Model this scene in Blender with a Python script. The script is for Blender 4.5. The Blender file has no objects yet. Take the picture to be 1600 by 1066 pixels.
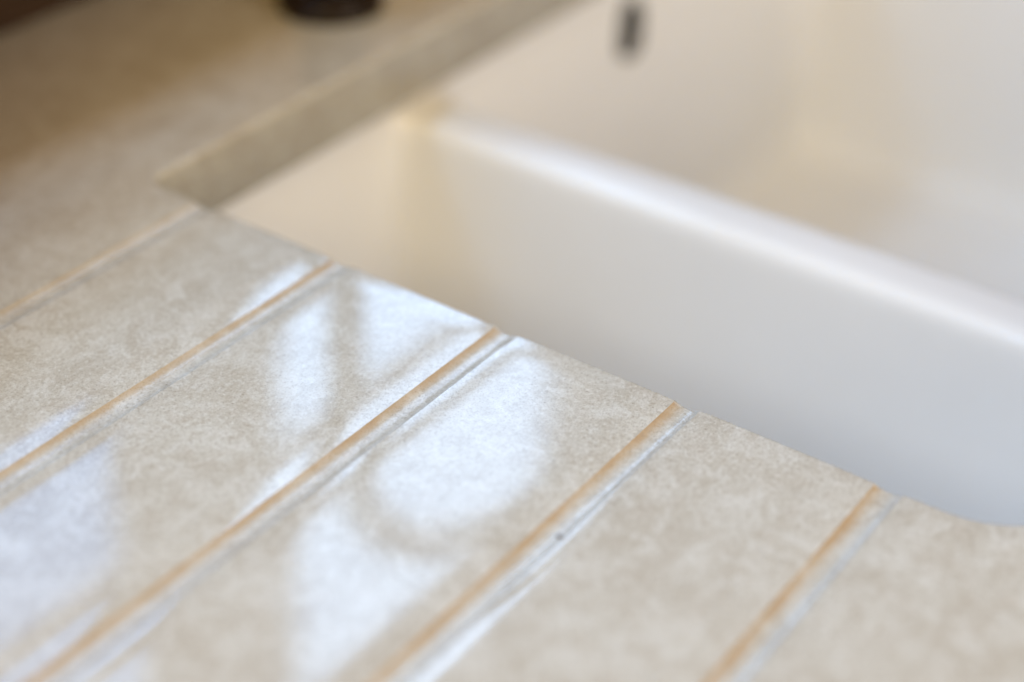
import bpy, bmesh, math, random
from mathutils import Vector, Matrix, noise

random.seed(7)
scene = bpy.context.scene
C = scene.collection

# ------------------------------------------------------------------ camera
CAM_H = 0.3347
right = Vector((0.57881543, -0.81519962, 0.02054958))
up = Vector((0.44870779, 0.33943524, 0.82670735))
fwd = Vector((0.68090676, 0.46929021, -0.56225677))
cam_data = bpy.data.cameras.new('camera')
cam = bpy.data.objects.new('camera', cam_data)
C.objects.link(cam)
m = Matrix.Identity(4)
for i in range(3):
    m[i][0] = right[i]; m[i][1] = up[i]; m[i][2] = -fwd[i]
m.translation = Vector((0, 0, CAM_H))
cam.matrix_world = m
cam_data.sensor_width = 36.0
cam_data.lens = 60.88
cam_data.clip_start = 0.01
cam_data.clip_end = 50
cam_data.dof.use_dof = True
cam_data.dof.focus_distance = 0.567
cam_data.dof.aperture_fstop = 2.45
scene.camera = cam

# ------------------------------------------------------------------ light
world = bpy.data.worlds.new('World')
scene.world = world
world.use_nodes = True
bg = world.node_tree.nodes['Background']
bg.inputs['Color'].default_value = (1.0, 0.55, 0.2, 1)      # warm, dim room
bg.inputs['Strength'].default_value = 0.06

def area_light(name, loc, rot, sx, sy, radiance):
    """rectangular lamp whose surface has the given RGB radiance"""
    ld = bpy.data.lights.new(name, 'AREA')
    ld.shape = 'RECTANGLE'; ld.size = sx; ld.size_y = sy
    k = max(radiance)
    ld.energy = k * math.pi * sx * sy
    ld.color = tuple(c / k for c in radiance)
    o = bpy.data.objects.new(name, ld)
    C.objects.link(o)
    o.location = loc; o.rotation_euler = rot
    return o
def aim(loc, target):
    return (Vector(target) - Vector(loc)).to_track_quat('-Z', 'Y').to_euler()
WIN_Y = 0.75                                                  # plane of the window glass behind the sink
for x0, x1, rad in ((-0.45, 0.41, (1.10, 1.90, 2.9)), (0.43, 0.605, (0.22, 0.60, 1.30)), (0.780, 1.15, (0.92, 1.42, 2.15))):  # first column: out-of-view panes, added brighter to light the divider
    for z0, z1 in ((0.355, 0.50), (0.55, 0.81)):
        area_light('window_light', ((x0 + x1) / 2, WIN_Y, (z0 + z1) / 2), (math.radians(-90), 0, 0), x1 - x0, z1 - z0, rad)
lamp = (-1.15, -0.10, 1.5)                                    # added warm fill, unseen, to the left
area_light('warm_fill_light', lamp, aim(lamp, (.6, .3, 0)), 0.6, 0.9, (4.0, 2.95, 1.12))
side = (-1.15, 0.36, 1.5)                                     # added cool fill, unseen, high on the left
area_light('cool_fill_light', side, aim(side, (.6, .3, 0)), 0.6, 0.9, (1.35, 2.65, 4.7))
front = (0.3, -1.6, 0.74)                                     # fill added behind the camera to brighten the sink walls
area_light('front_fill_light', front, aim(front, (.6, .3, 0)), 1.2, 1.0, (2.05, 1.80, 1.46))

scene.view_settings.view_transform = 'Standard'
scene.view_settings.look = 'None'
scene.view_settings.gamma = 1.0
scene.view_settings.exposure = 1.68
scene.cycles.use_denoising = True

# ------------------------------------------------------------------ helpers
def obj(name, me, mat=None, parent=None):
    o = bpy.data.objects.new(name, me)
    C.objects.link(o)
    if mat: me.materials.append(mat)
    if parent: o.parent = parent
    return o
def mesh(name, vs, fs, smooth=True):
    me = bpy.data.meshes.new(name)
    me.from_pydata(vs, [], fs)
    me.update()
    if smooth:
        me.polygons.foreach_set('use_smooth', [True] * len(me.polygons))
    return me
def thing(name, label, cat, loc=(0, 0, 0), group=None):
    o = bpy.data.objects.new(name, None)
    C.objects.link(o); o.location = loc
    o.empty_display_size = 0.02
    tag(o, label, cat, group)
    return o
def tag(o, label, cat, group=None):
    o['label'] = label; o['category'] = cat
    if group: o['group'] = group

class N:
    """tiny node builder"""
    def __init__(s, name):
        s.m = bpy.data.materials.new(name); s.m.use_nodes = True
        s.t = s.m.node_tree; s.b = s.t.nodes['Principled BSDF']
    def n(s, typ, **k):
        x = s.t.nodes.new(typ)
        for a, v in k.items():
            if a.startswith('i_'):
                x.inputs[a[2:].replace('_', ' ')].default_value = v
            else: setattr(x, a, v)
        return x
    def l(s, a, b): s.t.links.new(a, b)
    def noise(s, vec, scale, detail=4, rough=.55, dist=0.0):
        x = s.n('ShaderNodeTexNoise'); x.inputs['Scale'].default_value = scale
        x.inputs['Detail'].default_value = detail; x.inputs['Roughness'].default_value = rough
        x.inputs['Distortion'].default_value = dist
        s.l(vec, x.inputs['Vector']); return x.outputs['Fac']
    def ramp(s, fac, stops):
        r = s.n('ShaderNodeValToRGB'); e = r.color_ramp.elements
        while len(e) < len(stops): e.new(0.5)
        for k, (p, c) in enumerate(stops):
            e[k].position = p; e[k].color = (c, c, c, 1) if isinstance(c, (int, float)) else (*c, 1)
        s.l(fac, r.inputs['Fac']); return r.outputs['Color']
    def mix(s, a, b, fac, blend='MIX'):
        x = s.n('ShaderNodeMix', data_type='RGBA', blend_type=blend)
        for v, k in ((a, 'A'), (b, 'B')):
            sock = [q for q in x.inputs if q.name == k and q.type == 'RGBA'][0]
            if isinstance(v, tuple): sock.default_value = (*v, 1)
            else: s.l(v, sock)
        f = [q for q in x.inputs if q.name == 'Factor' and q.type == 'VALUE'][0]
        if isinstance(fac, (int, float)): f.default_value = fac
        else: s.l(fac, f)
        return [q for q in x.outputs if q.type == 'RGBA'][0]
    def math(s, op, a, b=None):
        x = s.n('ShaderNodeMath', operation=op)
        for k, v in enumerate((a, b)):
            if v is None: continue
            if isinstance(v, (int, float)): x.inputs[k].default_value = v
            else: s.l(v, x.inputs[k])
        return x.outputs[0]

# ------------------------------------------------------------------ materials
def stone_material(name, groove=False, tone=1.0):
    k = N(name)
    tc = k.n('ShaderNodeTexCoord').outputs['Object']
    # soft clouding, worm-like lighter mottles, fine grain, tiny pits
    warp = k.n('ShaderNodeTexNoise'); warp.inputs['Scale'].default_value = 22; warp.inputs['Detail'].default_value = 3
    k.l(tc, warp.inputs['Vector'])
    wv = k.n('ShaderNodeVectorMath', operation='MULTIPLY_ADD')
    k.l(warp.outputs['Color'], wv.inputs[0]); wv.inputs[1].default_value = (.03, .03, .03); k.l(tc, wv.inputs[2])
    wv = wv.outputs[0]
    big = k.noise(wv, 48, 6, .65)
    mid = k.noise(wv, 125, 5, .6, .9)
    fine = k.noise(tc, 620, 5, .75)
    grain = k.noise(tc, 1700, 3, .7)
    col = k.mix((0.549, 0.510, 0.430), (0.646, 0.624, 0.554), k.ramp(big, [(.36, 0.), (.64, 1.)]))
    col = k.mix(col, (0.731, 0.721, 0.669), k.ramp(mid, [(.50, 0.), (.64, .6)]))
    col = k.mix(col, (0.510, 0.458, 0.378), k.ramp(mid, [(.34, .55), (.47, 0.)]))
    col = k.mix(col, (0.419, 0.366, 0.297), k.ramp(fine, [(.36, .6), (.47, 0.)]))
    col = k.mix(col, (0.820, 0.817, 0.778), k.ramp(fine, [(.53, 0.), (.66, .6)]))
    col = k.mix(col, (0.249, 0.206, 0.155), k.ramp(grain, [(.35, .6), (.44, 0.)]))
    # short pale worm-like flecks
    fl = k.noise(wv, 210, 3, .5, 1.5)
    fm = k.ramp(k.math('ABSOLUTE', k.math('SUBTRACT', fl, .5)), [(.0, .75), (.035, 0.)])
    fm = k.math('MULTIPLY', fm, k.ramp(k.noise(tc, 90, 3), [(.46, 0.), (.58, 1.)]))
    col = k.mix(col, (.70, .67, .61), fm)
    # scattered pits of uneven size
    vor = k.n('ShaderNodeTexVoronoi'); vor.inputs['Scale'].default_value = 520; k.l(tc, vor.inputs['Vector'])
    sep = k.n('ShaderNodeSeparateColor'); k.l(vor.outputs['Color'], sep.inputs[0])
    pit = k.math('MULTIPLY', k.ramp(vor.outputs['Distance'], [(.10, 1.), (.30, 0.)]), k.ramp(sep.outputs[0], [(.86, 0.), (.98, 1.)]))
    col = k.mix(col, (.24, .185, .13), k.math('MULTIPLY', pit, .5))
    if groove:
        at = k.n('ShaderNodeAttribute', attribute_name='across').outputs['Fac']   # 0 front lip .. 1 back lip
        brk = k.noise(tc, 110, 5, .65)
        pos = k.math('ADD', at, k.math('MULTIPLY', k.math('SUBTRACT', brk, .5), .55))
        st = k.ramp(pos, [(.52, 0.), (.70, .30), (.86, .68), (.97, .78)])
        st = k.math('MULTIPLY', st, k.ramp(k.noise(tc, 34, 4, .6), [(.30, .50), (.60, 1.)]))
        st = k.math('MULTIPLY', st, k.n('ShaderNodeAttribute', attribute_name='stain').outputs['Fac'])
        scol = k.mix((.49, .335, .18), (.37, .235, .115), k.ramp(fine, [(.38, 0.), (.62, 1.)]))
        col = k.mix(col, scol, st)
        chip = k.ramp(k.noise(tc, 190, 5, .7), [(.56, 0.), (.66, .45)])
        chip = k.math('MULTIPLY', chip, k.ramp(at, [(.2, 0.), (.32, 1.), (.55, 1.), (.7, 0.)]))
        col = k.mix(col, (.82, .78, .72), chip)
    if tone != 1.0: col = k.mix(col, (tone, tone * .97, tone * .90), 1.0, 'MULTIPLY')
    k.l(col, k.b.inputs['Base Color'])
    rough = k.ramp(k.noise(tc, 38, 4, .6), [(.3,   .045 if not groove else .14), (.7, .10 if not groove else .26)])
    k.l(rough, k.b.inputs['Roughness'])
    k.b.inputs['IOR'].default_value = 1.56
    k.b.inputs['Subsurface Weight'].default_value = 0.0
    # polish waviness + grain relief
    h1 = k.noise(tc, 26, 2, .5); h2 = k.noise(tc, 900, 3, .6)
    b1 = k.n('ShaderNodeBump'); b1.inputs['Strength'].default_value = 1; b1.inputs['Distance'].default_value = .00004
    k.l(h1, b1.inputs['Height'])
    b2 = k.n('ShaderNodeBump'); b2.inputs['Strength'].default_value = 1; b2.inputs['Distance'].default_value = .000008 if not groove else .00008
    k.l(h2, b2.inputs['Height']); k.l(b1.outputs[0], b2.inputs['Normal'])
    k.l(b2.outputs[0], k.b.inputs['Normal'])
    return k.m

M_STONE = stone_material('polished_limestone')
M_EDGE = stone_material('shaded_cut_limestone', tone=0.73)  # same stone darkened, shade of the edge face put into the colour
M_GROOVE = stone_material('stained_limestone', True)

def ceramic():
    k = N('white_glazed_ceramic')
    tc = k.n('ShaderNodeTexCoord').outputs['Object']
    col = k.mix((.87, .865, .855), (.845, .84, .83), k.ramp(k.noise(tc, 9, 4, .5), [(.35, 0.), (.65, 1.)]))
    k.l(col, k.b.inputs['Base Color'])
    k.l(k.ramp(k.noise(tc, 14, 3), [(.3, .16), (.7, .26)]), k.b.inputs['Roughness'])
    b = k.n('ShaderNodeBump'); b.inputs['Distance'].default_value = .0006
    k.l(k.noise(tc, 18, 2), b.inputs['Height']); k.l(b.outputs[0], k.b.inputs['Normal'])
    return k.m
M_CER = ceramic()

def plain(name, c1, c2, rough, metal=0., scale=60, bump=.0002):
    k = N(name)
    tc = k.n('ShaderNodeTexCoord').outputs['Object']
    f = k.noise(tc, scale, 5, .6)
    k.l(k.mix(c1, c2, k.ramp(f, [(.35, 0.), (.65, 1.)])), k.b.inputs['Base Color'])
    k.b.inputs['Roughness'].default_value = rough
    k.b.inputs['Metallic'].default_value = metal
    b = k.n('ShaderNodeBump'); b.inputs['Distance'].default_value = bump
    k.l(f, b.inputs['Height']); k.l(b.outputs[0], k.b.inputs['Normal'])
    return k.m
M_BRONZE = plain('dark_bronze', (.012, .006, .003), (.02, .01, .005), .35, .3, 90, .0001)
M_UPSTAND = plain('dark_stained_upstand', (.035, .015, .006), (.05, .024, .009), .5, 0, 30)
M_WALL = plain('warm_plaster', (.50, .31, .13), (.54, .36, .17), .8, 0, 45, .0006)
M_DARK = plain('overflow_shade', (.03, .027, .02), (.05, .045, .035), .5, .3)  # dark colour stands for the shade inside the slot
M_CRUMB = plain('dark_grit', (.20, .16, .14), (.12, .10, .09), .7, 0, 800)

# ------------------------------------------------------------------ worktop with drainer grooves
X0, X1 = -0.30, 1.30
YF, YB = -0.12, 0.612
OX0, OX1, OY0, OY1 = 0.411, 1.03, 0.087, 0.459            # sink opening
RF, RB = 0.036, 0.007                                     # corner radii, front and back
THICK = 0.031
ARR = 0.0022                                              # rounded arris
GY = [0.1400, 0.2120, 0.2848, 0.3590, 0.4285]             # groove centre lines
GW = 0.0047                                               # half width
GD = 0.0012
LIP, LAM = 0.00030, 0.0052

def zprof(y, x=0.0):
    z = 0.0
    for g in GY:
        d = abs(y - g)
        if d < GW:
            s = d / GW
            return -LIP - GD * (1 - s ** 2.6)
        if d < 0.06:
            z -= LIP * math.exp(-(d - GW) / LAM)
    return z

def left_edge(y, off=0.0):
    """x of the opening's left side (grown outwards by off) at depth y"""
    x = OX0 - off
    rf, rb = RF + off, RB + off
    if y < OY0 + RF:
        d = OY0 + RF - y
        return OX0 + RF - math.sqrt(max(rf * rf - d * d, 0))
    if y > OY1 - RB:
        d = y - (OY1 - RB)
        return OX0 + RB - math.sqrt(max(rb * rb - d * d, 0))
    return x

work = thing('worktop', 'polished cream limestone worktop with drainer grooves beside the sink', 'worktop', (0, 0, 0))

# rows across the drainer
ys = set()
y = OY0 - ARR
lo, hi = OY0 - ARR, OY1 + ARR
ys.update([lo, hi])
for i in range(25):                                        # front and back corner arcs
    a = i / 24 * math.pi / 2
    ys.add(OY0 + RF - (RF + ARR) * math.sin(a))
    ys.add(OY1 - RB + (RB + ARR) * math.sin(a))
for g in GY:
    for i in range(-14, 15):
        ys.add(g + GW * math.sin(i / 14 * math.pi / 2))
    for i in range(1, 12):
        t = (i / 11) ** 1.6 * 0.028
        ys.add(g + GW + t); ys.add(g - GW - t)
ys = sorted(v for v in ys if lo - 1e-9 <= v <= hi + 1e-9)
rows = [ys[0]]
for v in ys[1:]:
    if v - rows[-1] > 1e-5: rows.append(v)

def sheet_rows(rs, ncol=26):
    vs, fs = [], []
    for y in rs:
        xe = left_edge(y, ARR)
        for c in range(ncol + 1):
            u = c / ncol
            u = 1 - (1 - u) ** 1.3
            x = X0 + (xe - X0) * u
            vs.append((x, y, zprof(y)))
    n = ncol + 1
    for r in range(len(rs) - 1):
        for c in range(ncol):
            a = r * n + c
            fs.append((a, a + 1, a + n + 1, a + n))
    return vs, fs

eps = 1e-6
inside = lambda y: any(abs(y - g) <= GW + eps for g in GY)
V, F = [], []
def add(vs, fs):
    o = len(V); V.extend(vs); F.extend(tuple(i + o for i in f) for f in fs)
# land strips (between the grooves) and the grooves themselves
bounds = [lo] + sum([[g - GW, g + GW] for g in GY], []) + [hi]
for i in range(0, len(bounds) - 1):
    a, b = bounds[i], bounds[i + 1]
    rs = [v for v in rows if a - 1e-5 <= v <= b + 1e-5]
    vs, fs = sheet_rows(rs)
    if i % 2 == 0:
        add(vs, fs)
    else:
        me = mesh('drainer_groove', vs, fs)
        at = me.attributes.new('across', 'FLOAT', 'POINT')
        at.data.foreach_set('value', [(v[1] - a) / (b - a) for v in vs])
        st = me.attributes.new('stain', 'FLOAT', 'POINT')      # how much residue each groove has gathered
        st.data.foreach_set('value', [(1.1, 1.0, .95, .88, .5)[(i - 1) // 2]] * len(vs))
        obj('drainer_groove', me, M_GROOVE, work)
# back ledge, front ledge, right ledge (flat)
def quad_grid(x0, x1, y0, y1, nx, ny):
    vs, fs = [], []
    for j in range(ny + 1):
        for i in range(nx + 1):
            yy = y0 + (y1 - y0) * j / ny
            vs.append((x0 + (x1 - x0) * i / nx, yy, zprof(yy)))
    for j in range(ny):
        for i in range(nx):
            q = j * (nx + 1) + i
            fs.append((q, q + 1, q + nx + 2, q + nx + 1))
    return vs, fs
add(*quad_grid(X0, X1, hi, YB, 1, 24))
add(*quad_grid(X0, X1, YF, lo, 1, 24))
# right end beside the opening, mirrored rounded corners
def right_edge(y, off): return OX1 + OX0 - left_edge(y, off)
rr = [v for v in rows if v < OY0 + RF + 1e-5 or v > OY1 - RB - 1e-5]
vs = []; fs = []
for y in rr:
    vs += [(right_edge(y, ARR), y, 0), (X1, y, 0)]
for r in range(len(rr) - 1):
    fs.append((2 * r, 2 * r + 1, 2 * r + 3, 2 * r + 2))
add(vs, fs)
# opening contour: list of (x, y, nx, ny) with n pointing away from the hole
contour = []
def arc(cx, cy, r, a0, a1, n):
    for i in range(n + 1):
        a = math.radians(a0 + (a1 - a0) * i / n)
        contour.append((cx + r * math.cos(a), cy + r * math.sin(a), math.cos(a), math.sin(a)))
for v in [q for q in rows if OY0 + RF < q < OY1 - RB]:
    contour.append((OX0, v, -1, 0))
arc(OX0 + RB, OY1 - RB, RB, 180, 90, 14)
arc(OX1 - RB, OY1 - RB, RB, 90, 0, 14)
arc(OX1 - RF, OY0 + RF, RF, 0, -90, 24)
arc(OX0 + RF, OY0 + RF, RF, 270, 180, 24)
prof = []
for i in range(7):
    a = i / 6 * math.pi / 2
    prof.append((ARR * (1 - math.sin(a)), -ARR * (1 - math.cos(a))))
prof += [(0, -THICK + .0008), (.0008, -THICK), (.03, -THICK)]
vs, fs = [], []
n = len(prof)
for (x, y, nx, ny) in contour:
    zt = zprof(y) if nx < -0.3 else (0 if nx > .3 else zprof(y + ny * ARR))
    for (o, z) in prof:
        wz = zt * max(0.0, 1 - (-z) / .012) if z < 0 else zt
        vs.append((x + nx * o, y + ny * o, z + wz))
L = len(contour)
for i in range(L):
    j = (i + 1) % L
    for q in range(n - 1):
        fs.append((i * n + q, i * n + q + 1, j * n + q + 1, j * n + q))
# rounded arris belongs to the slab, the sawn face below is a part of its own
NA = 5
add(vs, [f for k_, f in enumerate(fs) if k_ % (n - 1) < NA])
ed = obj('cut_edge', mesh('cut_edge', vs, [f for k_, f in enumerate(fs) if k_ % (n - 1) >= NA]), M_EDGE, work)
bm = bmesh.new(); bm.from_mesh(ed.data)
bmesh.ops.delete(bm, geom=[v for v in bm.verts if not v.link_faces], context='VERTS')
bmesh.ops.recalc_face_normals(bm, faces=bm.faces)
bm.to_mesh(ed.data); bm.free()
# front apron of the slab
add([(X0, YF, 0), (X1, YF, 0), (X1, YF, -THICK), (X0, YF, -THICK)], [(0, 1, 2, 3)])
slab = obj('slab', mesh('slab', V, F), M_STONE, work)
bm = bmesh.new(); bm.from_mesh(slab.data)
bmesh.ops.remove_doubles(bm, verts=bm.verts, dist=2e-6)
bmesh.ops.delete(bm, geom=[v for v in bm.verts if not v.link_faces], context='VERTS')
bmesh.ops.recalc_face_normals(bm, faces=bm.faces)
if sum(f.normal.z * f.calc_area() for f in bm.faces) < 0:
    bmesh.ops.reverse_faces(bm, faces=bm.faces)
bm.to_mesh(slab.data); bm.free()

# ------------------------------------------------------------------ sink
sink = thing('undermount_sink', 'white glazed ceramic one and a half bowl sink under the worktop', 'sink', (0.72, 0.27, -0.26))
ZR = -THICK - 0.0006
DX0, DX1 = 0.5710, 0.6010          # divider
BX0, BX1, BY0, BY1 = 0.404, 1.012, 0.080, 0.4625
FLOOR = -0.236
DTOP = -0.0365

def rbox(name, x0, x1, y0, y1, z0, z1, r, seg=8, rb=None):
    """box with rounded upright corners and a rounded bottom edge"""
    bm = bmesh.new()
    rb = rb if rb is not None else r
    prof = [(0, z1)]
    if rb > 0:
        for i in range(seg + 1):
            a = i / seg * math.pi / 2
            prof.append((rb * (1 - math.cos(a)), z0 + rb * (1 - math.sin(a))))
    else: prof.append((0, z0))
    rings = []
    for off, z in prof:
        ring = []
        rad = max(r - off, 0.0015)
        ax0, ax1, ay0, ay1 = x0 + off, x1 - off, y0 + off, y1 - off
        for cx, cy, s in ((ax1 - rad, ay1 - rad, 0), (ax0 + rad, ay1 - rad, 90), (ax0 + rad, ay0 + rad, 180), (ax1 - rad, ay0 + rad, 270)):
            for i in range(seg + 1):
                a = math.radians(s + 90 * i / seg)
                ring.append(bm.verts.new((cx + rad * math.cos(a), cy + rad * math.sin(a), z)))
        rings.append(ring)
    for a, b in zip(rings, rings[1:]):
        for i in range(len(a)):
            j = (i + 1) % len(a)
            bm.faces.new((a[i], a[j], b[j], b[i]))
    bm.faces.new(rings[0]); bm.faces.new(rings[-1][::-1])
    bmesh.ops.recalc_face_normals(bm, faces=bm.faces)
    me = bpy.data.meshes.new(name); bm.to_mesh(me); bm.free()
    o = bpy.data.objects.new(name, me); C.objects.link(o)
    return o

shell = rbox('shell', BX0 - .022, BX1 + .022, BY0 - .022, BY1 + .022, FLOOR - .02, ZR, .03, rb=.01)
cuts = [rbox('cut', BX0, DX0, BY0, BY1, FLOOR, .02, .013, rb=.020),
        rbox('cut', DX1, BX1, BY0, BY1, FLOOR, .02, .015, rb=.022),
        rbox('cut', BX0, BX1, BY0, BY1, DTOP, .02, .013, rb=0)]
OVX, OVZ0, OVZ1, OVR = 0.783, -0.086, -0.050, 0.0105
def pill(name, r, y0, y1, seg=16):
    bm = bmesh.new(); pts = []
    for i in range(seg + 1):
        a = math.pi * i / seg; pts.append((OVX + r * math.cos(a), OVZ1 - OVR + r * math.sin(a)))
    for i in range(seg + 1):
        a = math.pi + math.pi * i / seg; pts.append((OVX + r * math.cos(a), OVZ0 + OVR + r * math.sin(a)))
    A = [bm.verts.new((x, y0, z)) for x, z in pts]; B = [bm.verts.new((x, y1, z)) for x, z in pts]
    for i in range(len(A)):
        j = (i + 1) % len(A); bm.faces.new((A[i], A[j], B[j], B[i]))
    bm.faces.new(A); bm.faces.new(B)
    bmesh.ops.recalc_face_normals(bm, faces=bm.faces)
    me = bpy.data.meshes.new(name); bm.to_mesh(me); bm.free()
    o = bpy.data.objects.new(name, me); C.objects.link(o); return o
cuts.append(pill('cut', OVR, BY1 - .01, BY1 + .014))
for c_ in cuts:
    md = shell.modifiers.new('cut', 'BOOLEAN'); md.operation = 'DIFFERENCE'; md.object = c_; md.solver = 'EXACT'
md = shell.modifiers.new('remesh', 'REMESH'); md.mode = 'VOXEL'; md.voxel_size = .0026
md = shell.modifiers.new('smooth', 'SMOOTH'); md.factor = .5; md.iterations = 26
dg = bpy.context.evaluated_depsgraph_get(); dg.update()
full = bpy.data.meshes.new_from_object(shell.evaluated_get(dg))
for o in cuts + [shell]: bpy.data.objects.remove(o, do_unlink=True)
# sort the faces into the parts of the sink
verts = [v.co.copy() for v in full.vertices]
nrm = [v.normal.copy() for v in full.vertices]
groups = {'main_bowl': [], 'half_bowl': [], 'divider': [], 'sink_body': []}
for p in full.polygons:
    c_ = p.center
    inx = BX0 - .006 < c_.x < BX1 + .006 and BY0 - .006 < c_.y < BY1 + .016 and c_.z > FLOOR - .005 and c_.z < ZR - .006
    if not inx: key = 'sink_body'
    elif DX0 - .005 < c_.x < DX1 + .005 and c_.z > FLOOR + .04 and c_.z < DTOP + .012 and BY0 + .004 < c_.y < BY1 - .004: key = 'divider'
    elif c_.x < (DX0 + DX1) / 2: key = 'half_bowl'
    else: key = 'main_bowl'
    groups[key].append(p.vertices[:])
for key, polys in groups.items():
    ids = sorted({i for p in polys for i in p}); mp = {a: b for b, a in enumerate(ids)}
    me = mesh(key, [verts[i] - sink.location for i in ids], [tuple(mp[i] for i in p) for p in polys])
    me.normals_split_custom_set_from_vertices([nrm[i] for i in ids])
    obj(key, me, M_CER, sink)
bpy.data.meshes.remove(full)
# overflow: shade inside the slot painted as a dark lining, with a bar across
def pill_shell(name, r, y0, y1, mat):
    seg = 16; pts = []
    for i in range(seg + 1):
        a = math.pi * i / seg; pts.append((OVX + r * math.cos(a), OVZ1 - OVR + r * math.sin(a)))
    for i in range(seg + 1):
        a = math.pi + math.pi * i / seg; pts.append((OVX + r * math.cos(a), OVZ0 + OVR + r * math.sin(a)))
    vs = [(x, y0, z) for x, z in pts] + [(x, y1, z) for x, z in pts]
    n = len(pts)
    fs = [(i, (i + 1) % n, n + (i + 1) % n, n + i) for i in range(n)] + [tuple(range(n, 2 * n))]
    return obj(name, mesh(name, [Vector(v) - sink.location for v in vs], fs, False), mat, sink)
ov = pill_shell('overflow', OVR - .0012, BY1 - .001, BY1 + .0125, M_DARK)
bm = bmesh.new()
bmesh.ops.create_cube(bm, size=1)
bmesh.ops.scale(bm, vec=(OVR * 2 - .0024, .003, .0045), verts=bm.verts)
bmesh.ops.translate(bm, vec=Vector((OVX, BY1 + .003, -.0665)) - sink.location, verts=bm.verts)
bmesh.ops.bevel(bm, geom=bm.edges[:], offset=.0008, segments=2, affect='EDGES')
me = bpy.data.meshes.new('bar'); bm.to_mesh(me); bm.free()
M_BAR = plain('dull_metal', (.20, .19, .16), (.26, .25, .21), .4, .8)
obj('bar', me, M_BAR, ov)

# ------------------------------------------------------------------ tap
TX, TY = 0.585, 0.513
tap = thing('kitchen_tap', 'dark bronze swan neck tap standing behind the sink', 'tap', (TX, TY, 0.0))
def lathe(prof, seg=40):
    vs, fs = [], []
    for r, z in prof:
        for i in range(seg):
            a = 2 * math.pi * i / seg; vs.append((r * math.cos(a), r * math.sin(a), z))
    for k in range(len(prof) - 1):
        for i in range(seg):
            j = (i + 1) % seg
            fs.append((k * seg + i, k * seg + j, (k + 1) * seg + j, (k + 1) * seg + i))
    return vs, fs
obj('base_flange', mesh('base_flange', *lathe([(.0242, .0003), (.0252, .0015), (.0252, .005), (.0243, .0075), (.021, .009), (.0175, .0105)])), M_BRONZE, tap)
obj('body', mesh('body', *lathe([(.0175, .0100), (.0165, .014), (.0160, .06), (.0172, .064), (.0172, .088), (.0160, .092), (.0125, .105), (.0112, .112)])), M_BRONZE, tap)
th = math.radians(-22); RR = .098; ZS = .275
path = [Vector((0, 0, .108)), Vector((0, 0, .2)), Vector((0, 0, ZS))]
for i in range(1, 25):
    ph = math.pi * i / 24
    s = RR * (1 - math.cos(ph))
    path.append(Vector((s * math.cos(th), s * math.sin(th), ZS + RR * math.sin(ph))))
path.append(path[-1] + Vector((0, 0, -.03)))
vs, fs = [], []; seg = 24
side = Vector((-math.sin(th), math.cos(th), 0))
for i, p in enumerate(path):
    t = (path[min(i + 1, len(path) - 1)] - path[max(i - 1, 0)]).normalized()
    nn = t.cross(side).normalized()
    for q in range(seg):
        a = 2 * math.pi * q / seg
        vs.append(p + (side * math.cos(a) + nn * math.sin(a)) * .0108)
for i in range(len(path) - 1):
    for q in range(seg):
        r_ = (q + 1) % seg
        fs.append((i * seg + q, i * seg + r_, (i + 1) * seg + r_, (i + 1) * seg + q))
obj('spout', mesh('spout', vs, fs), M_BRONZE, tap)
e = path[-1]
vv, ff = lathe([(.0108, .004), (.0128, .002), (.0128, -.018), (.0105, -.020), (.008, -.016)], 24)
obj('nozzle', mesh('nozzle', [(Vector(v) + e) for v in vv], ff), M_BRONZE, tap)
# lever on the side of the body
bm = bmesh.new()
bmesh.ops.create_cone(bm, cap_ends=True, segments=20, radius1=.0075, radius2=.0055, depth=.075)
bmesh.ops.rotate(bm, cent=(0, 0, 0), matrix=Matrix.Rotation(math.radians(75), 3, 'Y'), verts=bm.verts)
bmesh.ops.translate(bm, vec=(.052, 0, .084), verts=bm.verts)
me = bpy.data.meshes.new('lever'); bm.to_mesh(me); bm.free()
me.polygons.foreach_set('use_smooth', [True] * len(me.polygons))
obj('lever', me, M_BRONZE, tap)

# ------------------------------------------------------------------ upstand and wall below the window
def box(name, x0, x1, y0, y1, z0, z1, mat, bev=.002, parent=None):
    bm = bmesh.new(); bmesh.ops.create_cube(bm, size=1)
    bmesh.ops.scale(bm, vec=(x1 - x0, y1 - y0, z1 - z0), verts=bm.verts)
    bmesh.ops.translate(bm, vec=((x0 + x1) / 2, (y0 + y1) / 2, (z0 + z1) / 2), verts=bm.verts)
    bmesh.ops.bevel(bm, geom=bm.edges[:], offset=bev, segments=3, affect='EDGES')
    me = bpy.data.meshes.new(name); bm.to_mesh(me); bm.free()
    return obj(name, me, mat, parent)
u = box('upstand', X0, X1, .608, .628, .0005, .062, M_UPSTAND)
tag(u, 'dark brown upstand along the back edge of the worktop', 'upstand')
w = box('wall', X0, X1, .6285, .80, -.05, .1795, M_WALL, .004)
w['kind'] = 'structure'
M_OAK = plain('oiled_oak', (.42, .22, .08), (.50, .28, .11), .45, 0, 70)
box('shading_sill', X0, X1, .574, .735, .180, .199, M_OAK, .004, w)  # unseen board, added and sized to shade the back counter
w2 = box('light_blocker', X0, .16, .385, .6075, .0005, .9, M_WALL, .004)  # unseen block, added to keep the left lamps off the back counter
w2['kind'] = 'structure'

# ------------------------------------------------------------------ speck of grit caught on the groove lip
bm = bmesh.new(); bmesh.ops.create_icosphere(bm, subdivisions=2, radius=.0009)
for v in bm.verts:
    v.co *= 1 + .35 * noise.noise(v.co * 900)
    v.co.z *= .6
me = bpy.data.meshes.new('grit_speck'); bm.to_mesh(me); bm.free()
g = obj('grit_speck', me, M_CRUMB)
g.location = (.331, .2095, zprof(.2095) + .0005)
tag(g, 'tiny dark speck of grit lying in a drainer groove', 'grit')
